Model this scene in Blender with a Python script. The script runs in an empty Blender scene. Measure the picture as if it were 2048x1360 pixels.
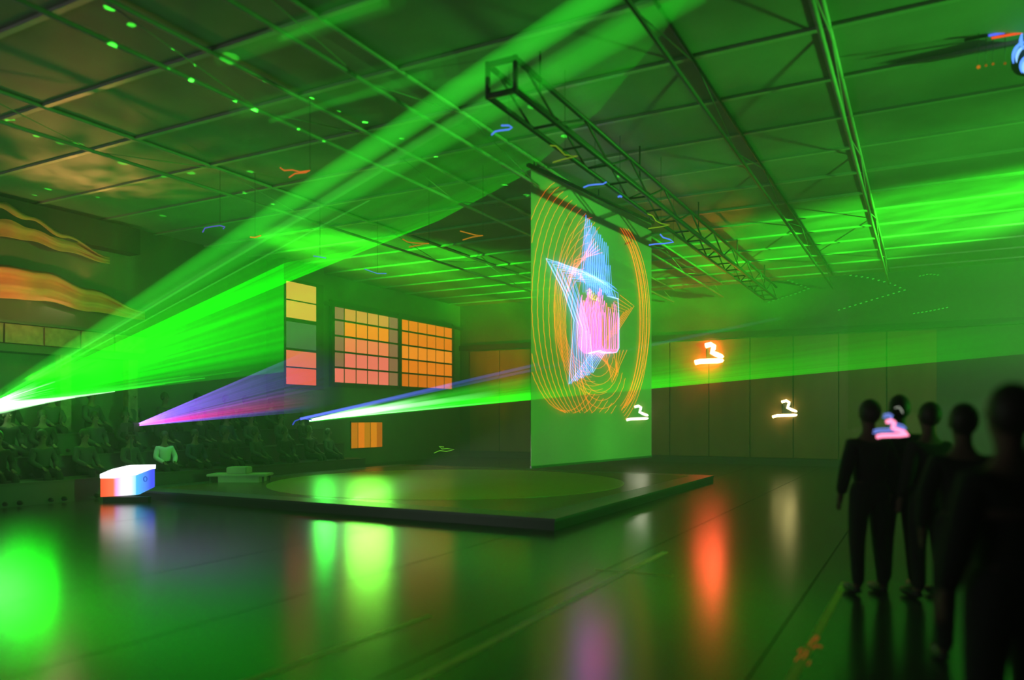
import bpy, bmesh, math, random
from mathutils import Vector, Matrix
random.seed(7)
C = bpy.context.scene.collection
SC = bpy.context.scene

# ------------------------------------------------------------------ camera, world, exposure
F, HX, HY, EYE = 1536.0, 1024.0, 835.0, 1.6       # focal length in px, horizon row, eye height
cam_d = bpy.data.cameras.new('camera'); cam = bpy.data.objects.new('camera', cam_d); C.objects.link(cam)
cam.location = (0, 0, EYE); cam.rotation_euler = (math.pi/2, 0, 0)
cam_d.sensor_width = 36; cam_d.lens = 36*F/2048; cam_d.shift_y = (HY-680)/2048
cam_d.clip_start = .05; cam_d.clip_end = 200
cam_d.dof.use_dof = True; cam_d.dof.focus_distance = 20; cam_d.dof.aperture_fstop = .5
SC.camera = cam
w = bpy.data.worlds.new('night'); SC.world = w; w.use_nodes = True
w.node_tree.nodes['Background'].inputs[0].default_value = (.01, .012, .01, 1)
w.node_tree.nodes['Background'].inputs[1].default_value = 1
SC.view_settings.view_transform = 'Standard'; SC.view_settings.look = 'None'
SC.view_settings.exposure = 0; SC.view_settings.gamma = 1; SC.view_settings.use_curve_mapping = False
cy = SC.cycles
cy.use_denoising = True
cy.max_bounces = 5; cy.diffuse_bounces = 2; cy.glossy_bounces = 3; cy.transmission_bounces = 2
cy.transparent_max_bounces = 160; cy.volume_bounces = 0
cy.caustics_reflective = False; cy.caustics_refractive = False
cy.sample_clamp_indirect = 6; cy.use_light_tree = True

# ------------------------------------------------------------------ room frame
def P(px, py, d): return Vector(((px-HX)/F*d, d, EYE-(py-HY)/F*d))
A1 = Vector((.4736, .8807, 0)).normalized()        # along the left wall, away from us
A2 = Vector((A1.y, -A1.x, 0))                      # along the far wall, to the right and nearer
CO = Vector((-2.15, 31.8, 0)); H = 6.2
def R(u, v, z): return CO + A2*u - A1*v + Vector((0, 0, z))
def to_uv(p): q = Vector(p)-CO; return q.dot(A2), -q.dot(A1)
def hit_ceiling(px, py, z=H): return P(px, py, (z-EYE)*F/(HY-py))
def hit_floor(px, py, z=0): return P(px, py, (EYE-z)*F/(py-HY))
def hit_left(px, py, off=0):                        # on the left wall, off metres in front of it
    k = (px-HX)/F; n = A2; d = (CO+A2*off).dot(n)/(Vector((k, 1, 0)).dot(n)); return P(px, py, d)
def hit_back(px, py, off=0):
    k = (px-HX)/F; n = A1; d = (CO-A1*off).dot(n)/(Vector((k, 1, 0)).dot(n)); return P(px, py, d)
UM, VM = 34.0, 40.0
ROT = math.atan2(A2.y, A2.x)

# ------------------------------------------------------------------ materials
def mat(name, col, rough=.6, noise=0, nscale=4, metal=0, spec=.5, emit=None, es=1, bump=0, stretch=None):
    m = bpy.data.materials.new(name); m.use_nodes = True; nt = m.node_tree
    b = nt.nodes['Principled BSDF']
    b.inputs['Base Color'].default_value = (*col, 1); b.inputs['Roughness'].default_value = rough
    b.inputs['Metallic'].default_value = metal; b.inputs['Specular IOR Level'].default_value = spec
    if noise or bump:
        tc = nt.nodes.new('ShaderNodeTexCoord'); mp = nt.nodes.new('ShaderNodeMapping')
        if stretch: mp.inputs['Scale'].default_value = stretch
        n = nt.nodes.new('ShaderNodeTexNoise'); n.inputs['Scale'].default_value = nscale; n.inputs['Detail'].default_value = 4
        nt.links.new(tc.outputs['Object'], mp.inputs[0]); nt.links.new(mp.outputs[0], n.inputs['Vector'])
        if noise:
            r = nt.nodes.new('ShaderNodeMixRGB'); r.blend_type = 'MIX'
            r.inputs[1].default_value = (*[c*(1-noise) for c in col], 1); r.inputs[2].default_value = (*[min(1, c*(1+noise)) for c in col], 1)
            nt.links.new(n.outputs['Fac'], r.inputs[0]); nt.links.new(r.outputs[0], b.inputs['Base Color'])
        if bump:
            bp = nt.nodes.new('ShaderNodeBump'); bp.inputs['Strength'].default_value = bump; bp.inputs['Distance'].default_value = .02
            nt.links.new(n.outputs['Fac'], bp.inputs['Height']); nt.links.new(bp.outputs[0], b.inputs['Normal'])
    if emit:
        b.inputs['Emission Color'].default_value = (*emit, 1); b.inputs['Emission Strength'].default_value = es
    return m
def beam_mat(name, col, strength, power=1.0, sample=False):  # emission stands in for laser light scattered by the haze
    """light travelling through haze: adds light along the path, brightest through the middle of the beam"""
    m = bpy.data.materials.new(name); m.use_nodes = True; nt = m.node_tree; nt.nodes.clear()
    o = nt.nodes.new('ShaderNodeOutputMaterial'); a = nt.nodes.new('ShaderNodeAddShader')
    e = nt.nodes.new('ShaderNodeEmission'); t = nt.nodes.new('ShaderNodeBsdfTransparent')
    g = nt.nodes.new('ShaderNodeNewGeometry'); d = nt.nodes.new('ShaderNodeVectorMath'); d.operation = 'DOT_PRODUCT'
    ab = nt.nodes.new('ShaderNodeMath'); ab.operation = 'ABSOLUTE'
    pw = nt.nodes.new('ShaderNodeMath'); pw.operation = 'POWER'; pw.inputs[1].default_value = power
    mu = nt.nodes.new('ShaderNodeMath'); mu.operation = 'MULTIPLY'; mu.inputs[1].default_value = strength
    at = nt.nodes.new('ShaderNodeAttribute'); at.attribute_name = 'fade'
    mv = nt.nodes.new('ShaderNodeMath'); mv.operation = 'MULTIPLY'
    L = nt.links.new
    L(g.outputs['Normal'], d.inputs[0]); L(g.outputs['Incoming'], d.inputs[1]); L(d.outputs['Value'], ab.inputs[0])
    L(ab.outputs[0], pw.inputs[0]); L(pw.outputs[0], mu.inputs[0]); L(mu.outputs[0], mv.inputs[0]); L(at.outputs['Fac'], mv.inputs[1])
    L(mv.outputs[0], e.inputs['Strength']); e.inputs['Color'].default_value = (*col, 1)
    L(e.outputs[0], a.inputs[0]); L(t.outputs[0], a.inputs[1]); L(a.outputs[0], o.inputs['Surface'])
    m.cycles.emission_sampling = 'FRONT_BACK' if sample else 'NONE'
    return m
def glow(name, col, s):
    m = bpy.data.materials.new(name); m.use_nodes = True; nt = m.node_tree; nt.nodes.clear()
    o = nt.nodes.new('ShaderNodeOutputMaterial'); e = nt.nodes.new('ShaderNodeEmission')
    e.inputs[0].default_value = (*col, 1); e.inputs[1].default_value = s; nt.links.new(e.outputs[0], o.inputs[0])
    return m

M = dict(
    floor=mat('floor_coating', (.035, .04, .03), .2, noise=.25, nscale=.6, bump=.03),
    sub=mat('joint_dark', (.01, .01, .01), .8),
    tape=mat('floor_tape', (.6, .62, .1), .45, noise=.2, nscale=8),
    ceil=mat('roof_deck', (.2, .2, .18), .7, noise=.45, nscale=.9),
    rib=mat('roof_rib', (.3, .3, .27), .5, noise=.2),
    steel=mat('truss_steel', (.28, .28, .25), .6, noise=.3),
    dark=mat('dark_steel', (.04, .04, .045), .5, noise=.2),
    wall=mat('wall_plaster', (.1, .1, .085), .8, noise=.3, nscale=1.2),
    wood=mat('wall_wood', (.22, .12, .05), .5, noise=.4, nscale=2, stretch=(1, 1, .15)),
    grey=mat('grey_panel', (.1, .11, .1), .5, noise=.1),
    black=mat('black_plastic', (.012, .012, .013), .5, noise=.2),
    platform=mat('platform_top', (.12, .08, .03), .26, noise=.25, nscale=1),
    pedge=mat('platform_edge', (.02, .024, .026), .35, noise=.2),
    pborder=mat('platform_border', (.045, .055, .06), .35, noise=.2),
    drape=mat('drape_cloth', (.5, .2, .1), .8, noise=.3, nscale=3),
    bench=mat('bench_board', (.03, .028, .025), .6, noise=.3),
    rail=mat('gallery_front', (.16, .12, .08), .8, noise=.85, nscale=9),
    skin=mat('skin', (.13, .08, .055), .8), hair=mat('hair', (.02, .015, .01), .6),
    cloth_k=mat('cloth_black', (.006, .007, .006), .9, noise=.3), cloth_t=mat('trousers_dark', (.008, .01, .009), .9, noise=.3),
    shoe=mat('shoe_black', (.01, .01, .01), .5), cloth_g=mat('cloth_grey', (.04, .045, .045), .9, noise=.3),
    cloth_w=mat('cloth_pale', (.5, .53, .58), .9, noise=.2), cloth_b=mat('cloth_blue', (.015, .02, .05), .9, noise=.2),
    stripe=mat('jacket_stripe', (.06, .03, .025), .8), table=mat('table_pale', (.4, .42, .34), .6, noise=.2),
    eye=mat('eye', (.01, .01, .01), .2), lip=mat('lip', (.3, .1, .09), .5),
)

# ------------------------------------------------------------------ helpers
def link(name, me, m=None, parent=None, smooth=False):
    o = bpy.data.objects.new(name, me); C.objects.link(o)
    if m is not None and not me.materials: me.materials.append(m)
    if smooth:
        for p in me.polygons: p.use_smooth = True
    if parent: o.parent = parent
    return o
def mesh(name, vs, fs):
    me = bpy.data.meshes.new(name); me.from_pydata([tuple(v) for v in vs], [], fs); me.update(); return me
def tag(o, label=None, cat=None, group=None, kind=None):
    for k, x in (('label', label), ('category', cat), ('group', group), ('kind', kind)):
        if x: o[k] = x
    return o
def thing(name, label, cat, loc=(0, 0, 0), rz=0, group=None):
    o = bpy.data.objects.new(name, None); C.objects.link(o); o.location = loc; o.rotation_euler = (0, 0, rz)
    o.empty_display_size = .1
    return tag(o, label, cat, group)
def box_vf(lo, hi):
    x0, y0, z0 = lo; x1, y1, z1 = hi
    return ([(x0, y0, z0), (x1, y0, z0), (x1, y1, z0), (x0, y1, z0), (x0, y0, z1), (x1, y0, z1), (x1, y1, z1), (x0, y1, z1)],
            [(0, 3, 2, 1), (4, 5, 6, 7), (0, 1, 5, 4), (1, 2, 6, 5), (2, 3, 7, 6), (3, 0, 4, 7)])
def add_box(acc, lo, hi, fn=None):
    v, f = box_vf(lo, hi); n = len(acc[0]); acc[0].extend([fn(*p) if fn else p for p in v]); acc[1].extend([tuple(i+n for i in q) for q in f])
def box(name, lo, hi, m, parent=None, fn=None, bevel=0):
    a = ([], []); add_box(a, lo, hi, fn); me = mesh(name, *a)
    if bevel:
        bm = bmesh.new(); bm.from_mesh(me); bmesh.ops.bevel(bm, geom=bm.edges[:], offset=bevel, segments=2, affect='EDGES'); bm.to_mesh(me); bm.free()
    return link(name, me, m, parent)
def RB(u, v, z): return R(u, v, z)
def fix(o):
    bm = bmesh.new(); bm.from_mesh(o.data); bmesh.ops.recalc_face_normals(bm, faces=bm.faces); bm.to_mesh(o.data); bm.free(); return o
def tube_vf(pts, r, n=8, acc=None, closed=False):
    """sweep a circle along pts; r is a number or a list"""
    pts = [Vector(p) for p in pts]; acc = acc or ([], []); b = len(acc[0]); N = len(pts)
    t0 = (pts[1]-pts[0]).normalized(); up = Vector((0, 0, 1)) if abs(t0.z) < .9 else Vector((1, 0, 0)); s = t0.cross(up).normalized()
    for i, p in enumerate(pts):
        if closed: t = pts[(i+1) % N]-pts[i-1]
        else: t = pts[min(i+1, N-1)]-pts[max(i-1, 0)]
        t = t.normalized(); s = (s-t*s.dot(t))
        s = s.normalized() if s.length > 1e-5 else t.orthogonal().normalized(); q = t.cross(s)
        rr = r[i] if isinstance(r, (list, tuple)) else r
        for k in range(n):
            a = 2*math.pi*k/n; acc[0].append(p+(s*math.cos(a)+q*math.sin(a))*rr)
    for i in range(N if closed else N-1):
        j = (i+1) % N
        for k in range(n):
            k2 = (k+1) % n; acc[1].append((b+i*n+k, b+i*n+k2, b+j*n+k2, b+j*n+k))
    if not closed:
        acc[1].append(tuple(b+k for k in reversed(range(n)))); acc[1].append(tuple(b+(N-1)*n+k for k in range(n)))
    return acc
def tube(name, pts, r, m, parent=None, n=8, closed=False):
    return link(name, mesh(name, *tube_vf(pts, r, n, None, closed)), m, parent, smooth=True)
def beam(name, a, b, r0, r1, m, parent, f0=1.0, f1=1.0, n=10, seg=1):
    """open-ended beam of light with fade attribute running f0..f1"""
    a, b = Vector(a), Vector(b); pts = [a.lerp(b, i/seg) for i in range(seg+1)]
    v, f = tube_vf(pts, [r0+(r1-r0)*i/seg for i in range(seg+1)], n)
    f = f[:-2]; me = mesh(name, v, f)
    at = me.attributes.new('fade', 'FLOAT', 'POINT')
    for i in range(seg+1):
        for k in range(n): at.data[i*n+k].value = f0+(f1-f0)*i/seg
    return link(name, me, m, parent, smooth=True)
def setfade(o, v=1.0):
    at = o.data.attributes.new('fade', 'FLOAT', 'POINT')
    for d in at.data: d.value = v
    return o
def copy_tree(o, parent=None):
    c = o.copy(); C.objects.link(c); c.parent = parent
    for ch in list(o.children): copy_tree(ch, c)
    return c
def light(kind, name, loc, col, energy, target=None, size=.1, angle=30, blend=.5, nodes=None, radius=.05, sizey=None):
    l = bpy.data.lights.new(name, kind); l.color = col; l.energy = energy
    o = bpy.data.objects.new(name, l); C.objects.link(o); o.location = loc
    if target is not None: o.rotation_euler = (Vector(target)-Vector(loc)).to_track_quat('-Z', 'Y').to_euler()
    if kind == 'SPOT': l.spot_size = math.radians(angle); l.spot_blend = blend; l.shadow_soft_size = radius
    if kind == 'POINT': l.shadow_soft_size = radius
    if kind == 'AREA':
        l.size = size
        if sizey: l.shape = 'RECTANGLE'; l.size_y = sizey
    if nodes: nodes(l)
    return o
def gobo_noise(scale, lo, hi, stretch=(1, 1, 1)):
    def fn(l):
        l.use_nodes = True; nt = l.node_tree; e = nt.nodes['Emission']
        tc = nt.nodes.new('ShaderNodeTexCoord'); n = nt.nodes.new('ShaderNodeTexNoise'); n.inputs['Scale'].default_value = scale
        mp = nt.nodes.new('ShaderNodeMapping'); mp.inputs['Scale'].default_value = stretch
        mr = nt.nodes.new('ShaderNodeMapRange'); mr.inputs[1].default_value = .35; mr.inputs[2].default_value = .65
        mr.inputs[3].default_value = lo; mr.inputs[4].default_value = hi
        nt.links.new(tc.outputs['Normal'], mp.inputs[0]); nt.links.new(mp.outputs[0], n.inputs['Vector']); nt.links.new(n.outputs['Fac'], mr.inputs[0]); nt.links.new(mr.outputs[0], e.inputs['Strength'])
    return fn
def gobo_dots(scale, size):
    def fn(l):
        l.use_nodes = True; nt = l.node_tree; e = nt.nodes['Emission']
        tc = nt.nodes.new('ShaderNodeTexCoord'); n = nt.nodes.new('ShaderNodeTexVoronoi'); n.inputs['Scale'].default_value = scale
        mr = nt.nodes.new('ShaderNodeMapRange'); mr.inputs[1].default_value = size; mr.inputs[2].default_value = size*.4
        mr.inputs[3].default_value = 0; mr.inputs[4].default_value = 1
        nt.links.new(tc.outputs['Normal'], n.inputs['Vector']); nt.links.new(n.outputs['Distance'], mr.inputs[0]); nt.links.new(mr.outputs[0], e.inputs['Strength'])
    return fn

# ------------------------------------------------------------------ lights (lasers, washes, added fill)
PA = P(-30, 812, 14.6)                       # green scanner at the left edge
PB = hit_left(612, 842, 1.2)                 # green scanner by the pillar
PC = P(262, 853, 16.2)                       # violet scanner
GRN = (.04, 1, .02); GRNS = (.1, 1, .06)
light('SPOT', 'green_ceiling_pool', R(30, 14, 2), GRN, 150000, hit_ceiling(1690, 475), angle=27, blend=1, nodes=gobo_noise(14, .5, 1.4), radius=.05)  # added off-frame spot standing in for the lit smoke patch
light('SPOT', 'green_ceiling_wash', R(31, 15, 2), (.08,1,.06), 24000, hit_ceiling(1500, 290), angle=60, blend=1, nodes=gobo_noise(7, .55, 1.2), radius=.3)  # added spot, out of view, greening the right of the ceiling
light('SPOT', 'green_ceiling_wash', R(5, 22, 2), GRN, 420, hit_ceiling(980, 400), angle=44, blend=1, nodes=gobo_noise(7, .4, 1.2), radius=.3)  # second unseen spot added to green the middle of the ceiling
light('SPOT', 'orange_ceiling_wash', R(13, 1, .8), (1, .3, .02), 1500, hit_ceiling(1400, 430), angle=16, blend=1, nodes=gobo_noise(12, 0, 1.6), radius=.1)
light('SPOT', 'warm_wall_wash', hit_back(1010, 850, 2.5), (1, .25, .02), 650, hit_back(1000, 690), angle=50, blend=1, radius=.2)
light('SPOT', 'red_wall_wash', hit_back(1380, 850, 2.5), (1, .2, .03), 600, hit_back(1400, 640), angle=50, blend=1, radius=.2)
light('AREA', 'fill_light_rear', R(1.5, 31, 1.2), (1, 1, .95), 420, R(9, 22, 6.2), size=8)  # added area fill lifting the dark side of the hall
light('AREA', 'fill_light_right', R(22, 5, 5.9), (1, .95, .8), 170, R(19, 0, 1.5), size=7)  # added area fill brightening the far wall
light('SPOT', 'green_floor_glare', P(45, 812, 14.6), (.0, 1, .0), 160, hit_floor(80, 1230), angle=75, blend=.6, radius=.6)  # this and the next two spots are added to make the floor reflections
light('SPOT', 'green_floor_glare', P(650, 832, PB.y-.5), (.05, 1, .05), 90, hit_floor(690, 1140), angle=60, blend=.6, radius=.25)
light('SPOT', 'green_floor_glare', P(738, 815, PB.y-1), (.16, 1, .05), 330, hit_floor(760, 1140), angle=60, blend=.6, radius=.62)
light('SPOT', 'screen_fill', P(700, 1000, 12)+Vector((0, 0, 0)), (.95, 1, .85), 1100, P(1180, 860, 15.2), angle=24, blend=.8, radius=.02)  # added spot brightening the lower half of the screen
light('SPOT', 'green_far_fill', PA+Vector((.6, .2, .5)), (.03, 1, .01), 36000, P(915, 490, 24), angle=34, blend=1, nodes=gobo_noise(9, .4, 1.3), radius=.05)  # added spot greening the far ceiling and upper wall
# thin theatrical haze filling the hall
hz_m = bpy.data.materials.new('thin_haze'); hz_m.use_nodes = True; nt = hz_m.node_tree; nt.nodes.clear()
o_ = nt.nodes.new('ShaderNodeOutputMaterial'); vs_ = nt.nodes.new('ShaderNodeVolumeScatter'); vs_.inputs['Density'].default_value = .012
vs_.inputs['Color'].default_value = (.95, .97, .93, 1); nt.links.new(vs_.outputs[0], o_.inputs['Volume'])

# ------------------------------------------------------------------ the room shell
fl = box('floor', (-1, -1, -.4), (UM+1, VM+1, -.03), M['sub'], fn=RB); tag(fix(fl), kind='structure')
n_p = 17; wd = UM/n_p
for i in range(n_p):
    o = fix(box('floor_panel', (i*wd+.006, 0, -.03), ((i+1)*wd-.006, VM, 0), M['floor'], fl, fn=RB))
def tape(a, b, wdt, m='tape'):
    a, b = Vector(a), Vector(b); d = (b-a).normalized(); s = Vector((-d.y, d.x, 0))*wdt/2; up = Vector((0, 0, .003)); dn = Vector((0, 0, .0005))
    v = [a-s+dn, b-s+dn, b+s+dn, a+s+dn, a-s+up, b-s+up, b+s+up, a+s+up]
    return fix(link('floor_line', mesh('floor_line', v, box_vf((0, 0, 0), (1, 1, 1))[1]), M[m], fl))
tape(hit_floor(760, 1400), hit_floor(1330, 1104), .075)
tape(hit_floor(470, 1372), hit_floor(860, 1232), .05)
tape(hit_floor(1190, 1140), hit_floor(1345, 1152), .03)
tape(hit_floor(1560, 1400), hit_floor(1690, 1165), .06)

ce = fix(box('ceiling', (-.3, -.3, H), (UM+.3, VM+.3, H+.3), M['ceil'], fn=RB)); tag(ce, kind='structure')
for i in range(26):
    v = .8+1.5*i; fix(box('ceiling_rib', (0, v-.04, H-.04), (UM, v+.04, H), M['rib'], ce, fn=RB))
wl = fix(box('wall_left', (-.3, -.3, 0), (0, VM, H), M['wall'], fn=RB)); tag(wl, kind='structure')
wb = fix(box('wall_back', (0, -.3, 0), (UM, 0, H), M['wall'], fn=RB)); tag(wb, kind='structure')
tag(fix(box('wall_right', (UM, -.3, 0), (UM+.3, VM, H), M['wall'], fn=RB)), kind='structure')
tag(fix(box('wall_front', (-.3, VM, 0), (UM+.3, VM+.3, H), M['wall'], fn=RB)), kind='structure')
haze = fix(box('haze', (.02, .02, .01), (UM-.02, VM-.02, H-.01), hz_m, fn=RB)); tag(haze, 'thin haze filling the whole dark hall', 'haze', None, 'stuff')
# timber panels on the far wall
u = .5
i = 0
while u < 17.2:
    fix(box('wall_panel', (u+.01, 0, .25), (u+1.37, .04, 4.3), M['wood'], wb, fn=RB)); u += 1.4
tag(fix(box('baseboard_back', (0, 0, 0), (UM, .05, .22), M['dark'], fn=RB)), kind='structure')
tag(fix(box('trim_1', (0, 0, 4.35), (UM, .09, 4.55), M['dark'], fn=RB)), kind='structure')
tag(fix(box('trim_2', (0, 0, 5.2), (.12, 9, 5.32), M['dark'], fn=RB)), kind='structure')

# ------------------------------------------------------------------ window wall
u_, vA = to_uv(hit_left(903, 700)); u_, vB = to_uv(hit_left(662, 700))
zt, zb = 5.3, 2.72
PAL = [glow('pane_amber', (1, .3, .02), 1.1), glow('pane_orange', (1, .25, .012), 1.0), glow('pane_peach', (1, .25, .09), 1.05),
       glow('pane_pink', (1, .2, .13), 1.05), glow('pane_yellow', (1, .48, .08), .75), glow('pane_dim', (.45, .22, .1), .7), glow('pane_deep', (.9, .2, .01), .9)]
win = tag(fix(box('window_1', (.0, vA-.1, zb-.12), (.03, vB+.1, zt+.12), M['dark'], fn=RB)), kind='structure')
ncol, nrow = 12, 5
cw = (vB-vA)/ncol; rh = (zt-zb)/nrow
for c_ in range(ncol):                       # column 0 is the far end
    for r_ in range(nrow):                   # row 0 at the bottom
        left = c_ >= ncol*.5
        if c_ == ncol-1: m = PAL[5] if r_ else PAL[3]
        elif left: m = [PAL[3], PAL[3], PAL[2], PAL[0], PAL[4]][r_]
        else: m = [PAL[6], PAL[1], PAL[0], PAL[1], PAL[1]][r_]
        if c_ == 6: m = PAL[5]
        fix(box('window_pane', (.03, vA+c_*cw+.035, zb+r_*rh+.03), (.05, vA+(c_+1)*cw-.035, zb+(r_+1)*rh-.03), m, win, fn=RB))
for r_ in range(nrow+1): fix(box('window_bar', (.03, vA-.05, zb+r_*rh-.03), (.09, vB+.05, zb+r_*rh+.03), M['dark'], win, fn=RB))
for c_ in (0, 6, 12):
    k = .09 if c_ == 6 else .06
    fix(box('window_post', (.03, vA+c_*cw-k, zb-.06), (.11, vA+c_*cw+k, zt+.06), M['dark'], win, fn=RB))
# pillar with three coloured panes
u_, v0 = to_uv(hit_left(648, 700, .7)); u_, v1 = to_uv(hit_left(568, 700, .7))
pil = tag(fix(box('trim_3', (0, v0, 0), (.7, v1, H), M['grey'], fn=RB)), kind='structure')
dpil = (R(.7, (v0+v1)/2, 0)).y
def zpx(py, d): return EYE-(py-HY)/F*d
w2 = tag(fix(box('window_2', (.7, v0+.05, zpx(778, dpil)), (.73, v1, zpx(563, dpil)), M['dark'], fn=RB)), kind='structure')
for (ya, yb, m) in ((570, 604, glow('pane_gold', (.85, .52, .07), .9)), (607, 640, glow('pane_gold', (.85, .52, .07), .95)), (648, 699, glow('pane_sage', (.08, .16, .06), .8)),
                    (704, 735, glow('pane_red', (1, .2, .1), .9)), (738, 770, glow('pane_red', (1, .13, .05), .95))):
    vm = v0+.4
    fix(box('window_pane', (.73, vm, zpx(yb, dpil)), (.75, v1-.06, zpx(ya, dpil)), m, w2, fn=RB))
# low lit hatch with orange strips
u_, h0 = to_uv(hit_left(762, 870)); u_, h1 = to_uv(hit_left(700, 870)); dh = hit_left(730, 870).y
w3 = tag(fix(box('window_3', (0, h0, zpx(898, dh)), (.04, h1, zpx(842, dh)), M['dark'], fn=RB)), kind='structure')
hs = (h1-h0)/5
for i in range(5):
    fix(box('curtain_strip', (.04+.02*(i % 2), h0+i*hs+.02, zpx(895, dh)), (.07+.02*(i % 2), h0+(i+1)*hs-.02, zpx(845, dh)),
            glow('strip_orange', (1, .25+.06*(i % 3), .01), (.5, .8, .55, .9, .6)[i]), w3, fn=RB))

# ------------------------------------------------------------------ roof trusses (run away from us, along the left wall)
def truss(px, py, z, depth, width, label, v0=.3, v1=30, step=2.4, m='steel', r=.03, bar=.3):
    uu, vv = to_uv(hit_ceiling(px, py, z))
    t = thing('roof_truss', label, 'truss', R(uu, v1, z)); inv = Matrix.Translation(-t.location)
    def L(q): return q-t.location
    us = (uu,) if width == 0 else (uu-width/2, uu+width/2)
    for a in us: tube('bottom_chord', [L(R(a, v0, z)), L(R(a, v1, z))], r, M[m], t, 6)
    for a in us: tube('top_chord', [L(R(a, v0, z+depth)), L(R(a, v1, z+depth))], r, M[m], t, 6)
    k = 0; v = v0
    while v+step <= v1:
        for a in us:
            z0, z1 = (z, z+depth) if k % 2 == 0 else (z+depth, z)
            tube('brace', [L(R(a, v, z0)), L(R(a, v+step, z1))], r*bar, M[m], t, 5)
        if width: tube('cross_bar', [L(R(us[0], v, z)), L(R(us[1], v, z))], r*.5, M[m], t, 5)
        v += step; k += 1
    if width:
        for a in us: tube('end_post', [L(R(a, v1, z-.03)), L(R(a, v1, z+depth+.03))], r, M[m], t, 6)
        for zz in (z, z+depth): tube('end_bar', [L(R(us[0], v1, zz)), L(R(us[1], v1, zz))], r, M[m], t, 6)
        for q in range(5): tube('hanger', [L(R(uu, v0+1+q*(v1-v0-2)/4, z+depth)), L(R(uu, v0+1+q*(v1-v0-2)/4, H))], .015, M[m], t, 5)
    return t
truss(0, 243, 5.75, .42, 0, 'slim steel roof truss nearest the left wall')
truss(200, 75, 5.7, .45, 0, 'long steel roof truss with bright green laser patches, above the orange windows')
truss(560, 62, 5.75, .42, 0, 'faint steel roof truss crossing behind the widest green beam')
truss(1040, 215, 5.3, .36, .36, 'wide dark box truss above the star drawing', m='dark', r=.035, v0=2, step=.9, bar=.5, v1=to_uv(hit_ceiling(1010, 185, 5.3))[1])
truss(1440, 260, 5.75, .42, 0, 'dim roof truss between the star drawing and the bright green pool', m='dark')
truss(1640, 60, 5.75, .42, 0, 'pale green roof truss running up steeply at the right of the roof')

# ------------------------------------------------------------------ platform
fc = hit_floor(1110, 1062); fu, fv = to_uv(fc); S2, S1 = 9.6, 9.3
t = thing('stage_platform', 'low square dark platform lying on the glossy floor in mid-hall', 'platform', R(fu, fv, 0))
def LP(u, v, z): return R(fu-S2+u, fv-S1+v, z)-R(fu, fv, 0)
fix(box('platform_base', (.02, .02, 0), (S2-.02, S1-.02, .14), M['pedge'], t, fn=LP))
mc = [LP(S2*.5+3.9*math.cos(i/48*6.283), S1*.5+3.9*math.sin(i/48*6.283), z_) for z_ in (.165, .174) for i in range(48)]
link('mat_circle', mesh('mat_circle', mc, [tuple(range(48, 96))]+[(i, (i+1) % 48, (i+1) % 48+48, i+48) for i in range(48)]), mat('mat_olive', (.3, .26, .03), .3, noise=.2, nscale=1), t)
fix(box('platform_top', (.5, .5, .14), (S2-.5, S1-.5, .17), M['platform'], t, fn=LP))
for lo, hi in (((0, 0, .13), (S2, .5, .17)), ((0, S1-.5, .13), (S2, S1, .17)), ((0, .5, .13), (.5, S1-.5, .17)), ((S2-.5, .5, .13), (S2, S1-.5, .17))):
    fix(box('border_strip', lo, hi, M['pborder'], t, fn=LP))

# ------------------------------------------------------------------ gauze screen with the laser drawing
SD = Vector((math.sin(math.radians(36)), math.cos(math.radians(36)), 0)); SNn = Vector((SD.y, -SD.x, 0))
S0 = P(1180, 600, 15.2); S0 = Vector((S0.x, S0.y, 0))
def on_screen(px, py, off=0):
    k = (px-HX)/F; o_ = S0-SNn*0+SNn*0; n = SNn
    base = S0 + (-n if n.y > 0 else n)*off
    d = base.dot(n)/Vector((k, 1, 0)).dot(n); return P(px, py, d)
gm = bpy.data.materials.new('gauze'); gm.use_nodes = True; nt = gm.node_tree; nt.nodes.clear()
o_ = nt.nodes.new('ShaderNodeOutputMaterial'); mx = nt.nodes.new('ShaderNodeMixShader'); tr = nt.nodes.new('ShaderNodeBsdfTransparent')
df = nt.nodes.new('ShaderNodeBsdfDiffuse'); df.inputs[0].default_value = (.6, .5, .48, 1); mx.inputs[0].default_value = .5
nt.links.new(tr.outputs[0], mx.inputs[1]); nt.links.new(df.outputs[0], mx.inputs[2]); nt.links.new(mx.outputs[0], o_.inputs[0]); M['gauze'] = gm
sc_l, sc_r = on_screen(1062, 900), on_screen(1303, 900)
sc_t = thing('gauze_screen', 'tall pale see-through screen hanging from the roof over the platform', 'screen', (S0.x, S0.y, .7))
def LS(p): return Vector(p)-sc_t.location
a, b = Vector((sc_l.x, sc_l.y, 0)), Vector((sc_r.x, sc_r.y, 0)); ww = (b-a).length; dv = (b-a).normalized(); nv = Vector((-dv.y, dv.x, 0))
def SF(x, y, z): return LS(a+dv*x+nv*y+Vector((0, 0, z)))
fix(box('cloth', (0, 0, .74), (ww, .006, 6.0), gm, sc_t, fn=SF))
fix(box('bottom_bar', (0, -.015, .70), (ww, .02, .74), M['grey'], sc_t, fn=SF))
fix(box('top_bar', (-.1, -.03, 6.0), (ww+.1, .03, 6.06), M['dark'], sc_t, fn=SF))
for x in (.1, ww/2, ww-.1): fix(box('hanger', (x-.01, -.01, 6.06), (x+.01, .01, 6.2), M['dark'], sc_t, fn=SF))

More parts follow.
